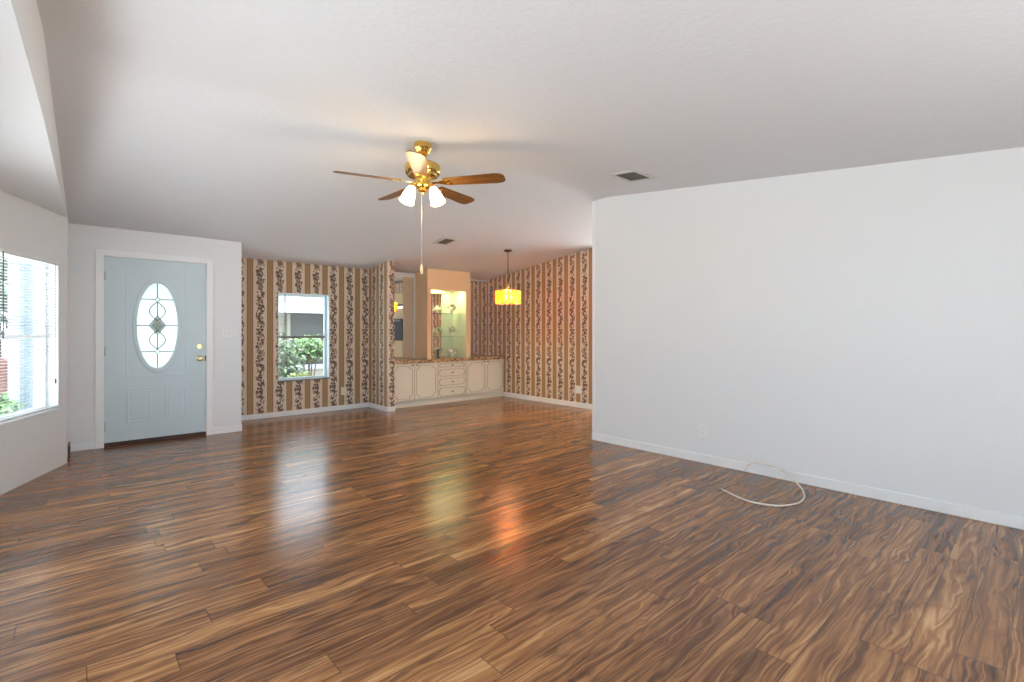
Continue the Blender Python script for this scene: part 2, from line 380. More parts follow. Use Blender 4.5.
base('baseboard_entry', 1.200, 1.505, D - 0.013, D, 'white baseboard between the front door and the corner')
base('baseboard_left', xl(D) + 0.01, 0.148, D - 0.013, D, 'white baseboard left of the front door')
m = MB(); m.prism([(xl(6.6), 6.6), (xl(6.046), 6.046), (xl(6.046) - 0.1, 6.06), (xl(6.6) - 0.1, 6.6)], 0, cz(6.05), 'xyz')
struct(m.build('wall_left', 'wall', smooth=False), 'narrow white wall return between the bay and the front door wall')
struct(box(xl(6.3) + 0.002, xl(6.3) + 0.020, 6.30, 6.56, 0.0, 0.11).build('trim_3', 'wood', bevel=0.002), 'short dark wooden strip low in the left corner', 'trim')

# jog wall behind the entry wall's free end, window wall, partition, dining wall
m = MB(); m.box(1.38, 1.498, D + 0.13, WB, 0, cz(7.35))
struct(m.build('wall_jog', 'wall', smooth=False), 'white side wall of the dining recess')
WX0, WX1, WZ0, WZ1 = 2.135, 2.868, 0.506, 1.765
m = MB(); top = cz(WB)
m.box(1.38, WX0, WB, WB + 0.16, 0, top); m.box(WX1, XD + 0.1, WB, WB + 0.16, 0, top)
m.box(WX0, WX1, WB, WB + 0.16, 0, WZ0); m.box(WX0, WX1, WB, WB + 0.16, WZ1, top)
struct(m.build('wall_back', 'paper', smooth=False, uvoff=2.8), 'wall papered in brown stripes and floral bands around the dining window')
base('baseboard_back', 1.50, 3.50, WB - 0.013, WB, 'white baseboard under the papered window wall', 0.072)
m = MB(); m.prism([(6.70, 0), (WB, 0), (WB, cz(WB)), (6.70, cz(6.70))], 3.50, 3.607, 'yzx')
struct(m.build('wall_partition', 'paper', smooth=False, uvoff=6.78), 'stub wall papered in stripes at the left end of the buffet')
m = MB(); m.box(3.487, 3.50, 6.687, WB - 0.013, 0, 0.072); m.box(3.50, 3.618, 6.687, 6.70, 0, 0.072)
struct(m.build('baseboard_partition', 'trim', bevel=0.003), 'white baseboard wrapping the papered stub wall', 'baseboard')
m = MB(); m.prism([(4.70, 0), (WB, 0), (WB, cz(WB)), (4.70, cz(4.70))], XD, XD + 0.1, 'yzx')
struct(m.build('wall_dining', 'paper', smooth=False, uvoff=5.567), 'long papered wall of brown stripes behind the chandelier')
base('baseboard_dining', XD - 0.013, XD, 4.70, 6.885, 'white baseboard under the papered dining wall', 0.085)

# bay on the left: angled wall with the blind window, header and lower ceiling
A2 = Vector((-0.068, 6.046)); DV = Vector((-0.349, -0.854)).normalized(); NV = Vector((-DV.y, DV.x))
if NV.x < 0: NV = -NV                           # NV points into the room
BM = Matrix(((DV.x, NV.x, 0, A2.x), (DV.y, NV.y, 0, A2.y), (0, 0, 1, 0), (0, 0, 0, 1)))   # local: s along wall, n into the room, z
BL = 1.35; bz0, bz1, bs0, bs1 = 0.525, 1.83, 0.132, 1.13
m = MB(); m.mat = BM
m.box(-0.02, bs0, -0.14, 0, 0, BAYZ); m.box(bs1, BL, -0.14, 0, 0, BAYZ); m.box(bs0, bs1, -0.14, 0, 0, bz0); m.box(bs0, bs1, -0.14, 0, bz1, BAYZ)
struct(m.build('wall_bay', 'wall', smooth=False), 'angled white bay wall around the blind window')
E_ = A2 + DV * BL                               # bay front wall, two more openings (out of frame)
m = MB(); fx = E_.x
for a, b in ((E_.y + 0.03, 4.35), (2.75, 2.45), (0.65, 0.3)): m.box(fx - 0.14, fx, b, a, 0, BAYZ)
for a, b in ((4.35, 2.75), (2.45, 0.65)): m.box(fx - 0.14, fx, b, a, 0, 0.525); m.box(fx - 0.14, fx, b, a, 1.83, BAYZ)
m.box(fx - 0.14, fx, Y0, 0.3, 0, BAYZ)
struct(m.build('wall_bay_front', 'wall', smooth=False), 'white front wall of the bay')
m = MB(); m.prism([(xl(6.05) - 0.0005, 6.05), (xl(RY) - 0.0005, RY), (xl(Y0) - 0.0005, Y0), (-0.95, Y0), (-0.95, 6.05)], BAYZ, BAYZ + 0.05, 'xyz')
struct(m.build('ceiling_bay', 'wall', smooth=False), 'flat white lower ceiling of the bay', 'ceiling')
m = MB(); n = 12
def hp(y): return (xl(y), y)
ys = [Y0, RY, 6.05]
hy_ = [Y0] + RIDGE + [6.05]
for y0, y1 in zip(hy_, hy_[1:]):
    a, b = hp(y0), hp(y1)
    v = [(a[0], y0, BAYZ + 0.0), (b[0], y1, BAYZ + 0.0), (b[0], y1, cz(y1)), (a[0], y0, cz(y0))]
    m.face(v); 
    m.face([(p[0] - 0.09, p[1], p[2]) for p in v][::-1]); m.face([v[0], v[3], (v[3][0]-0.09, v[3][1], v[3][2]), (v[0][0]-0.09, v[0][1], v[0][2])])
    m.face([v[1], (v[1][0]-0.09, v[1][1], v[1][2]), (v[2][0]-0.09, v[2][1], v[2][2]), v[2]])
struct(m.build('wall_header', 'wall', smooth=False), 'white header above the bay opening')

# kitchen behind the dining wall, seen only in the mirrors
struct(box(6.62, 6.72, 2.99, 3.75, 0, 2.62).build('wall_kitchen', 'kit', smooth=False), 'tan kitchen wall seen in the mirror')
struct(box(7.2, 7.3, Y0, 0.6, 0, 2.2).build('wall_kitchen_side', 'kit', smooth=False), 'tan side wall of the kitchen')
struct(box(6.58, 7.2, 2.10, 2.985, 2.262, 2.545).build('wall_soffit', 'paper', smooth=False, uvoff=2.5), 'papered soffit above the oven cupboard')
t = thing('oven_cabinet', 'tan tall cupboard with black wall oven, seen in the mirror above the buffet', 'oven', (6.9, 2.55, 0))
box(6.6, 7.2, 2.12, 2.98, 0, 2.26).build('body', 'kit', t, bevel=0.004)
o = box(6.575, 6.6, 2.2, 2.90, 0.96, 1.56).build('oven_door', 'oven', t, bevel=0.004); o['label'] = 'black oven glass'
MB().tube([(6.555, 2.26, 1.50), (6.555, 2.84, 1.50)], 0.010).build('handle', 'metal', o)
o = box(6.58, 6.6, 2.2, 2.90, 1.84, 1.90).build('display', 'kitlight', t); o['label'] = 'lit display strip'
for z0, z1 in ((0.1, 0.9), (1.96, 2.24)): box(6.585, 6.6, 2.2, 2.90, z0, z1).build('cupboard_door', 'kit', t, bevel=0.004)
box(6.588, 6.6, 2.15, 2.95, 1.905, 1.955).build('vent_gap', 'slot', t)

# ------------------------------------------------------------------ front door
d0, d1 = 0.219, 1.129; zb, zt = 0.045, 1.996; yf = D + 0.012
OC = (0.672, 1.276)
m = MB(); poly = rect(d0, d1, zb, zt)
def around(cx, czz, x0, x1, z0, z1, k=64):      # outer rectangle resampled to match the oval
    out = []
    for i in range(k):
        a = 2*math.pi*i/k; dx, dz = math.cos(a), math.sin(a)
        tx = ((x1 - cx)/dx if dx > 1e-9 else (x0 - cx)/dx if dx < -1e-9 else 9e9); tz = ((z1 - czz)/dz if dz > 1e-9 else (z0 - czz)/dz if dz < -1e-9 else 9e9)
        tt = min(tx, tz); out.append((cx + dx*tt, czz + dz*tt))
    for cxr, czr in rect(x0, x1, z0, z1):       # snap the nearest sample to each corner
        i = min(range(k), key=lambda q: (out[q][0]-cxr)**2 + (out[q][1]-czr)**2); out[i] = (cxr, czr)
    return out
m.ring(around(*OC, d0, d1, zb, zt), ell(*OC, 0.190, 0.478), yf, yf + 0.044, 'xzy')
door = struct(m.build('door_1', 'door', smooth=False), 'pale blue panelled front door with oval leaded glass', 'door')
m = MB()
for x0, x1, z0, z1 in ((0.395, 0.950, 0.715, 1.833), (0.404, 0.612, 0.232, 0.600), (0.737, 0.944, 0.232, 0.600)):
    k = 0.020; m.ring(rect(x0, x1, z0, z1), rect(x0+k, x1-k, z0+k, z1-k), yf - 0.006, yf, 'xzy')
    if z1 < 0.7: m.box(x0+k+0.012, x1-k-0.012, yf - 0.003, yf, z0+k+0.012, z1-k-0.012)
m.build('door_moulding', 'door', door, bevel=0.004)
m = MB(); m.ring(ell(*OC, 0.222, 0.522), ell(*OC, 0.186, 0.470), yf - 0.014, yf, 'xzy')
m.build('oval_frame', 'door', door, bevel=0.006)
m = MB(); m.prism(ell(*OC, 0.189, 0.476), yf + 0.014, yf + 0.022, 'xzy')
o = m.build('oval_glass', 'frost', door, smooth=False); o['label'] = 'bright textured oval glass'
m = MB(); yl = yf + 0.012; cx, cz_ = OC; r = 0.0046
def line(*p): m.tube([(a, yl, b) for a, b in p], r, 6)
line((cx, cz_ - 0.468), (cx, cz_ - 0.315)); line((cx, cz_ - 0.262), (cx, cz_ - 0.105)); line((cx, cz_ + 0.105), (cx, cz_ + 0.262)); line((cx, cz_ + 0.315), (cx, cz_ + 0.468))
line((cx - 0.183, cz_), (cx - 0.075, cz_)); line((cx + 0.075, cz_), (cx + 0.183, cz_))
for sg in (1, -1):
    zz = cz_ + sg*0.288; hw = 0.186*math.sqrt(1 - (0.288/0.47)**2)
    line((cx - hw, zz), (cx - 0.024, zz)); line((cx + 0.024, zz), (cx + hw, zz))
    line((cx, zz + 0.027), (cx + 0.024, zz), (cx, zz - 0.027), (cx - 0.024, zz), (cx, zz + 0.027))
    for sx in (1, -1):
        line(*[(cx + sx*0.072*math.sin(math.pi*i/14), cz_ + sg*(0.055 + 0.207*i/14)) for i in range(15)])
line((cx, cz_ + 0.105), (cx + 0.075, cz_), (cx, cz_ - 0.105), (cx - 0.075, cz_), (cx, cz_ + 0.105))
o = m.build('leading', 'lead', door); o['label'] = 'dark grey lead lines of the oval glass'
m = MB(); k = MB()
pts = [(cx, cz_ + 0.098), (cx + 0.069, cz_), (cx, cz_ - 0.098), (cx - 0.069, cz_)]
base_ = [k.bm.verts.new((a, yl + 0.004, b)) for a, b in pts]; tip = k.bm.verts.new((cx, yl - 0.008, cz_))
for i in range(4): k.bm.faces.new([base_[i], base_[(i+1) % 4], tip])
k.bm.faces.new(base_[::-1]); m.bm.free()
k.build('bevelled_diamond', 'bevel', door, smooth=False)['label'] = 'grey bevelled glass diamond'
def knob(name, x, z, deadbolt):
    mm = MB(); c = (x, yf, z); ax = (0, -1, 0)
    if deadbolt: mm.lathe([(0.033, 0.0), (0.033, 0.006), (0.028, 0.012), (0.012, 0.013)], c, 20, ax); mm.box(x - 0.006, x + 0.006, yf - 0.032, yf - 0.010, z - 0.017, z + 0.017)
    else: mm.lathe([(0.034, 0.0), (0.034, 0.006), (0.026, 0.011), (0.012, 0.014), (0.011, 0.034), (0.020, 0.040), (0.028, 0.050), (0.029, 0.060), (0.022, 0.068), (0.008, 0.071)], c, 20, ax)
    mm.build(name, 'satin', door)['label'] = 'brass ' + name.replace('_', ' ')
knob('deadbolt', 1.068, 1.036, True); knob('door_knob', 1.070, 0.898, False)
box(1.120, 1.132, yf - 0.006, yf + 0.02, 0.865, 0.93).build('latch_plate', 'dull', door)
for z in (1.79, 1.0, 0.215):
    mm = MB(); mm.tube([(d0 - 0.001, yf - 0.009, z - 0.048), (d0 - 0.001, yf - 0.009, z + 0.048)], 0.0075, 10); mm.box(d0, d0 + 0.012, yf - 0.004, yf, z - 0.048, z + 0.048)
    mm.build('hinge', 'steel', door)['label'] = 'steel hinge'
struct(box(DX0 + 0.012, DX1 - 0.012, D + 0.004, D + 0.11, 0.0, 0.040).build('trim_4', 'thresh', bevel=0.004), 'dark threshold under the front door', 'trim')

# ------------------------------------------------------------------ wall plates
def plate(name, label, cat, o, u, nrm, w_, h_, kind, mat='plate', group=None):
    """o: centre on the wall, u: wall direction, nrm: into the room"""
    t = thing(name, label, cat, o, group)
    U, Nn = Vector(u), Vector(nrm)
    mt = Matrix(((U.x, Nn.x, 0, o[0]), (U.y, Nn.y, 0, o[1]), (0, 0, 1, o[2]), (0, 0, 0, 1)))
    mm = MB(); mm.mat = mt; mm.box(-w_/2, w_/2, 0.0, 0.006, -h_/2, h_/2); mm.build('plate', mat, t, bevel=0.003)
    if kind == 'switch':
        for k in (-1, 0, 1):
            mm = MB(); mm.mat = mt; mm.prism([(0.006, -0.011), (0.017, 0.002), (0.017, 0.009), (0.006, 0.011)], k*0.046 - 0.005, k*0.046 + 0.005, 'yzx'); q = mm.build('toggle', mat, t)
            mm = MB(); mm.mat = mt; mm.lathe([(0.003, 0), (0.003, 0.0015)], (k*0.046, 0.006, 0.035), 8, (0, 1, 0)); mm.build('screw', 'metal', t)
    else:
        for cxx in ([0] if kind == 'outlet' else [-w_/4, w_/4]):
            for k in (-1, 1):
                mm = MB(); mm.mat = mt
                mm.prism([(cxx + 0.0165*math.cos(a), k*0.0195 + 0.0145*math.sin(a)) for a in [2*math.pi*i/16 for i in range(16)]], 0.005, 0.0085, 'xzy'); q = mm.build('receptacle', mat, t)
                mm = MB(); mm.mat = mt
                for sx in (-0.006, 0.006): mm.box(cxx + sx - 0.001, cxx + sx + 0.001, 0.0082, 0.0092, k*0.0195 - 0.001, k*0.0195 + 0.008)
                mm.build('slots', 'slot', q)
    return t
plate('light_switch', 'white triple switch plate beside the front door', 'switch', (1.365, D, 1.192), (1, 0, 0), (0, -1, 0), 0.165, 0.115, 'switch')
plate('wall_outlet', 'white outlet low on the long plain right wall', 'outlet', (XR, 2.163, 0.291), (0, 1, 0), (-1, 0, 0), 0.078, 0.120, 'outlet')
plate('wall_outlet', 'ivory outlet on the papered wall right of the dining window', 'outlet', (3.086, WB, 0.288), (1, 0, 0), (0, -1, 0), 0.078, 0.120, 'outlet', 'ivory')
plate('wall_outlet', 'double white outlet on the papered dining wall beyond the white wall', 'outlet', (XD, 5.045, 0.285), (0, 1, 0), (-1, 0, 0), 0.13, 0.125, 'double')

# ------------------------------------------------------------------ dining window
def sash_window(name, label, mt, x0, x1, z0, z1, zm, liner, dep, bar=False, matf='vinyl', mrail='vinyl'):
    m = MB(); m.mat = mt; k = 0.006
    for c in ((x0, x0 + k, z0, z1), (x1 - k, x1, z0, z1), (x0 + k, x1 - k, z1 - k, z1)): m.box(c[0], c[1], -dep, 0.003, c[2], c[3])
    o = struct(m.build(name, liner, smooth=False), label, 'window')
    f = MB(); f.mat = mt; b = 0.030; y0, y1 = -dep, -dep + 0.045
    for c in ((x0+k, x0+k+b, z0, z1-k), (x1-k-b, x1-k, z0, z1-k), (x0+k+b, x1-k-b, z0, z0+b), (x0+k+b, x1-k-b, z1-k-b, z1-k)): f.box(c[0], c[1], y0, y1, c[2], c[3])
    f.build('window_frame', matf, o, bevel=0.003)
    f = MB(); f.mat = mt; f.box(x0+k+b, x1-k-b, y0 + 0.004, y1 + 0.004, zm - 0.016, zm + 0.016); f.build('meeting_rail', mrail, o, bevel=0.003)
    for a, c in ((z0+b, zm-0.016), (zm+0.016, z1-k-b)):
        f = MB(); f.mat = mt; f.box(x0+k+b, x1-k-b, y0 + 0.018, y0 + 0.022, a, c); f.build('pane', 'glass', o, smooth=False)
    f = MB(); f.mat = mt; f.box(x0 - 0.004, x1 + 0.004, -dep, 0.014, z0 - 0.014, z0 + 0.006); f.build('window_sill', mrail, o, bevel=0.003)
    if bar:
        f = MB(); f.mat = mt; f.box(x0 + 0.118, x0 + 0.127, y1, y1 + 0.008, zm + 0.016, z1 - k); f.build('sash_bar', 'barmat', o)['label'] = 'thin dark upright bar'
    return o
WM = Matrix(((1, 0, 0, 0), (0, -1, 0, WB), (0, 0, 1, 0), (0, 0, 0, 1)))
sash_window('window_2', 'clear sash window in the papered dining wall', WM, WX0, WX1, WZ0, WZ1, 1.128, 'bluevinyl', 0.15, True, 'bluevinyl', 'barmat')
sash_window('window_1', 'white sash window in the angled bay wall behind the blind', BM, bs0, bs1, bz0, bz1, 1.165, 'vinyl', 0.12)
BF = Matrix(((0, 1, 0, fx), (1, 0, 0, 0), (0, 0, 1, 0), (0, 0, 0, 1)))
sash_window('window_3', 'sash window in the bay front', BF, 2.75, 4.35, 0.525, 1.83, 1.165, 'vinyl', 0.12)
sash_window('window_4', 'sash window in the bay front near the camera', BF, 0.65, 2.45, 0.525, 1.83, 1.165, 'vinyl', 0.12)

# blind in the bay window
def bw(s, n_, z): return BM @ Vector((s, n_, z))
t = thing('window_blind', 'white horizontal slat blind lowered over the bay window', 'blind', bw(0.63, 0, bz0))
q0, q1 = bs0 + 0.014, bs1 - 0.014; yb = 0.006
f = MB(); f.mat = BM; f.box(q0, q1, yb - 0.020, yb + 0.020, bz1 - 0.040, bz1 - 0.004); f.build('headrail', 'vinyl', t, bevel=0.003)
f = MB(); f.mat = BM; zs = bz0 + 0.045
ns = 52
for i in range(ns):
    z = zs + (bz1 - 0.055 - zs) * i / (ns - 1); c, s_ = math.cos(R(14)), math.sin(R(14)); prof = []
    for j in range(5):
        a = -0.0125 + 0.025*j/4; hgt = 0.0016*(1 - (a/0.0125)**2); prof.append((yb + a*c - hgt*s_, z + a*s_ + hgt*c))
    prof += [(p[0], p[1] - 0.0007) for p in prof[::-1]]
    f.prism(prof, q0 + 0.004, q1 - 0.004, 'yzx')
f.build('slats', 'blind', t, smooth=False)['label'] = 'thin white slats'
f = MB(); f.mat = BM; f.box(q0, q1, yb - 0.013, yb + 0.013, bz0 + 0.012, bz0 + 0.032); f.build('bottom_rail', 'vinyl', t, bevel=0.004)
for s in (q0 + 0.12, (q0 + q1)/2, q1 - 0.12):
    f = MB(); f.mat = BM
    for dn in (-0.0135, 0.0135): f.tube([(s, yb + dn, bz0 + 0.03), (s, yb + dn, bz1 - 0.04)], 0.0008, 5)
    f.build('ladder_cord', 'cable', t)
f = MB(); f.mat = BM; f.tube([(q0 + 0.10, yb + 0.026, bz1 - 0.03), (q0 + 0.10, yb + 0.026, 0.80)], 0.0015, 5); f.lathe([(0.003, 0), (0.007, 0.01), (0.006, 0.04), (0.002, 0.045)], (q0 + 0.10, yb + 0.026, 0.755), 8); f.build('pull_cord', 'slot', t)['label'] = 'dark pull cord with tassel'
f = MB(); f.mat = BM; f.tube([(q1 - 0.17, yb + 0.024, bz1 - 0.03), (q1 - 0.17, yb + 0.024, 1.16)], 0.004, 6); f.build('tilt_wand', 'barmat', t)['label'] = 'grey tilt wand'

# ------------------------------------------------------------------ buffet
YB, YT, CT = 6.855, 6.83, 0.747                 # door faces, counter edge, counter top height
def notched(x0, x1, z0, z1, r, k=5):
    pts = []
    for cxr, czr, a0 in ((x0, z0, 90), (x1, z0, 180), (x1, z1, 270), (x0, z1, 0)):
        arc = [(cxr + r*math.cos(R(a0 - 90*i/k)), czr + r*math.sin(R(a0 - 90*i/k))) for i in range(k + 1)]
        pts += arc
    return pts
def panel_front(x0, x1, z0, z1, parent, name, r, knobs, label=None):
    b = box(x0, x1, YB, YB + 0.018, z0, z1).build(name, 'cab', parent, bevel=0.003)
    if label: b['label'] = label
    e = 0.03 if z1 - z0 > 0.2 else 0.016
    mm = MB(); mm.ring(notched(x0+e, x1-e, z0+e, z1-e, r), notched(x0+e+0.009, x1-e-0.009, z0+e+0.009, z1-e-0.009, r), YB - 0.005, YB + 0.001, 'xzy')
    mm.build('moulding', 'glaze', b)['label'] = 'raised moulding with notched corners'
    for kx, kz in knobs:
        mm = MB(); mm.lathe([(0.010, 0), (0.006, 0.004), (0.005, 0.012), (0.012, 0.018), (0.012, 0.024), (0.005, 0.028)], (kx, YB, kz), 12, (0, -1, 0)); mm.build('knob', 'dull', b)['label'] = 'small aged brass knob'
ZT = CT - 0.048
def base_unit(x0, x1, label, doors, drawers, grp):
    t = thing('base_cabinet', label, 'cabinet', ((x0 + x1)/2, 7.1, 0), grp)
    box(x0, x1, YB + 0.019, WB - 0.005, 0.085, ZT - 0.001).build('body', 'cab', t, bevel=0.002)
    box(x0, x1, YB + 0.045, WB - 0.02, 0.0, 0.085).build('toe_kick', 'cab', t)
    for i, (a, b, kx) in enumerate(doors): panel_front(a, b, 0.105, ZT - 0.008, t, 'door', 0.055, [(kx, ZT - 0.030)])
    if drawers:
        hh = (ZT - 0.008 - 0.105)/4 - 0.004
        hs = [0.175, 0.150, 0.150, 0.0]; z = 0.105; rest = (ZT - 0.008 - 0.105) - sum(hs) - 0.012; hs[3] = rest
        for h_ in hs:
            panel_front(x0 + 0.006, x1 - 0.006, z, z + h_, t, 'drawer', 0.03 if h_ > 0.12 else 0.022, [((x0 + x1)/2, z + h_/2)]); z += h_ + 0.004
    return t
base_unit(3.610, 4.487, 'cream two-door cupboard at the left end of the buffet, against the papered stub wall', [(3.650, 4.044, 4.005), (4.050, 4.480, 4.092)], False, 'buffet base cabinets')
base_unit(4.490, 5.070, 'cream stack of four drawers in the middle of the buffet', [], True, 'buffet base cabinets')
base_unit(5.073, 5.947, 'cream two-door cupboard at the right end of the buffet, against the papered dining wall', [(5.080, 5.510, 5.470), (5.516, 5.940, 5.556)], False, 'buffet base cabinets')
t = thing('countertop', 'speckled tan countertop running across the cream buffet', 'countertop', (4.78, 7.1, ZT))
box(3.609, XD - 0.001, YT + 0.012, WB - 0.004, ZT, CT).build('slab', 'counter', t, bevel=0.003)
box(3.609, XD - 0.001, YT, YT + 0.012, ZT, CT + 0.001).build('front_edge', 'counter', t, bevel=0.003)['label'] = 'speckled front edge strip'

# ------------------------------------------------------------------ display niche column and mirrors
CX0, CX1, CY = 4.340, 5.225, 6.934
NX0, NX1, NZ1 = 4.411, 5.130, 1.914
t = thing('display_niche', 'tan built-in display column with lit mirrored niche and glass shelves above the buffet', 'display cabinet', (4.78, 7.15, CT))
tz = cz(CY)
m = MB(); zt1 = tz
m.box(CX0, NX0, CY, CY + 0.03, CT + 0.001, zt1); m.box(NX1, CX1, CY, CY + 0.03, CT + 0.001, zt1); m.box(NX0, NX1, CY, CY + 0.03, NZ1, zt1)
m.build('face_frame', 'column', t, smooth=False)
def side(x0, x1):
    mm = MB(); mm.prism([(CY + 0.03, CT + 0.001), (WB - 0.002, CT + 0.001), (WB - 0.002, cz(WB) - 0.002), (CY + 0.03, cz(CY + 0.03) - 0.001)], x0, x1, 'yzx'); mm.build('side_panel', 'column', t, smooth=False)
side(CX0, CX0 + 0.02); side(CX1 - 0.02, CX1)
m = MB()
m.box(NX0 - 0.015, NX0 - 0.003, CY + 0.03, WB - 0.02, CT + 0.001, 1.99); m.box(NX1 + 0.003, NX1 + 0.015, CY + 0.03, WB - 0.02, CT + 0.001, 1.99)
m.box(NX0 - 0.015, NX1 + 0.015, CY + 0.03, WB - 0.02, 1.99, 2.0)
m.build('niche_lining', 'lining', t, smooth=False)
box(NX0 - 0.014, NX1 + 0.014, WB - 0.020, WB - 0.014, CT + 0.001, 1.985).build('mirror_back', 'mirror', t, smooth=False)['label'] = 'mirrored back of the niche'
for z in (1.122, 1.518):
    box(NX0 - 0.001, NX1 + 0.001, CY + 0.045, WB - 0.022, z - 0.004, z + 0.004).build('glass_shelf', 'shelfglass', t, smooth=False)['label'] = 'clear glass shelf'
MB().tube([(NX0 + 0.05, CY + 0.07, 1.965), (NX1 - 0.05, CY + 0.07, 1.965)], 0.013, 10).build('light_tube', 'tube', t)['label'] = 'yellow lit tube'
L = bpy.data.lights.new('niche_light', 'AREA'); L.shape = 'RECTANGLE'; L.size = 0.6; L.size_y = 0.1; L.energy = 1.3; L.color = (0.96, 0.98, 0.52)
lo = bpy.data.objects.new('niche_light', L); COL.objects.link(lo); lo.parent = t; lo.location = (0, -0.06, 1.935 - CT)
tag(box(3.609, CX0 - 0.010, WB - 0.008, WB - 0.001, CT + 0.002, 2.14).build('wall_mirror', 'mirror', smooth=False), 'wall mirror left of the tan display column, reflecting the oven', 'mirror')
tag(box(CX1 + 0.004, XD - 0.003, WB - 0.008, WB - 0.001, CT + 0.002, 2.165).build('wall_mirror', 'mirror', smooth=False), 'wall mirror right of the tan display column, reflecting the striped paper', 'mirror')
m = MB(); m.box(CX0 - 0.012, CX0 - 0.001, WB - 0.022, WB - 0.001, CT + 0.002, 2.205); m.box(3.609, CX0 - 0.012, WB - 0.018, WB - 0.001, 2.14, 2.205)
m.box(CX1 + 0.004, XD - 0.003, WB - 0.018, WB - 0.001, 2.165, 2.205)
struct(m.build('trim_5', 'trim', smooth=False), 'thin white trim edging the buffet mirrors', 'trim')

# ornaments in the niche
def ornament(z, label, seed):
    q = random.Random(seed); c = Vector((4.945, 7.10, z))
    t = thing('flower_ornament', label, 'ornament', c, 'flower ornaments in the niche')
    MB().lathe([(0.030, 0), (0.034, 0.006), (0.022, 0.014), (0.030, 0.045), (0.042, 0.075), (0.038, 0.080)], c, 16).build('vase', 'petal', t)
    lv = MB()
    for i in range(9):
        a, e = q.uniform(0, 6.28), q.uniform(-0.1, 0.9); d = Vector((math.cos(a)*math.cos(e), math.sin(a)*math.cos(e)*0.8, math.sin(e)))
        p0 = c + Vector((0, 0, 0.080)); p1 = p0 + d*0.085; sd = d.cross(Vector((0, 0, 1))).normalized()*0.022; p2 = p0 + d*0.115
        lv.face([p0, p1 + sd, p2, p1 - sd])
    lv.build('leaves', 'dark', t, smooth=False)['label'] = 'dark brown leaves'
    for i in range(9):
        a = 2*math.pi*i/8 + q.uniform(-0.3, 0.3); e = 1.45 if i == 8 else q.uniform(0.05, 0.8)
        d = Vector((math.cos(a)*math.cos(e), math.sin(a)*math.cos(e)*0.8, math.sin(e))); o_ = c + Vector((0, 0, 0.085)) + d*q.uniform(0.06, 0.095)
        fl = MB()
        up = d; sx = up.orthogonal().normalized(); sy = up.cross(sx)
        for k in range(6):
            b = 2*math.pi*k/6; rr = sx*math.cos(b) + sy*math.sin(b); tt = sx*(-math.sin(b)) + sy*math.cos(b)
            pa, pb, pc, pd = o_, o_ + rr*0.026 + tt*0.017 + up*0.010, o_ + rr*0.046 + up*0.016, o_ + rr*0.026 - tt*0.017 + up*0.010
            fl.face([pa, pb, pc, pd])
        fl.ball(o_ + up*0.006, 0.011, n=8)
        fl.build('flower', 'petal', t, smooth=False)
ornament(1.5225, 'white flower ornament with dark leaves on the niche top shelf', 1)
ornament(1.1265, 'white flower ornament with dark leaves on the niche lower glass shelf', 2)
ornament(CT + 0.002, 'white flower ornament standing on the counter at the foot of the niche', 3)
t = thing('bottle', 'small dark brown bottle on the counter inside the niche', 'bottle', (4.600, 7.02, CT + 0.001))
MB().lathe([(0.020, 0), (0.024, 0.004), (0.024, 0.085), (0.020, 0.100), (0.010, 0.115), (0.009, 0.140)], (4.600, 7.02, CT + 0.001), 16).build('body', 'bottle', t)
MB().lathe([(0.011, 0.140), (0.011, 0.158), (0.009, 0.160)], (4.600, 7.02, CT + 0.001), 12).build('cap', 'slot', t)

# ------------------------------------------------------------------ ceiling fan
FX, FY = 2.010, 3.281
RZF = cz(FY)
t = thing('ceiling_fan', 'brass ceiling fan with five oak blades and lit white shades', 'fan', (FX, FY, RZF))
MB().lathe([(0.066, RZF - 0.001), (0.070, 2.645), (0.070, 2.630), (0.058, 2.614), (0.052, 2.596), (0.034, 2.582), (0.016, 2.576)], (FX, FY, 0), 32).build('canopy', 'brass', t)
MB().lathe([(0.0125, 2.580), (0.0125, 2.535)], (FX, FY, 0), 14).build('downrod', 'brass', t)
h = MB().lathe([(0.030, 2.540), (0.055, 2.533), (0.075, 2.520), (0.120, 2.510), (0.136, 2.498), (0.138, 2.450), (0.132, 2.440), (0.118, 2.430), (0.112, 2.412), (0.070, 2.402)], (FX, FY, 0), 40).build('motor_housing', 'brass', t)
for k in range(20):
    a = 2*math.pi*k/20
    MB().lathe([(0.009, 0), (0.006, 0.004)], (FX + 0.124*math.cos(a), FY + 0.124*math.sin(a), 2.432), 8, (math.cos(a), math.sin(a), -0.8)).build('vent_slot', 'slot', h)
MB().lathe([(0.060, 2.404), (0.060, 2.372), (0.066, 2.366), (0.066, 2.340), (0.050, 2.325), (0.034, 2.318), (0.034, 2.302), (0.012, 2.290), (0.010, 2.275), (0.004, 2.270)], (FX, FY, 0), 28).build('light_fitter', 'brass', t)
ZBL = 2.366
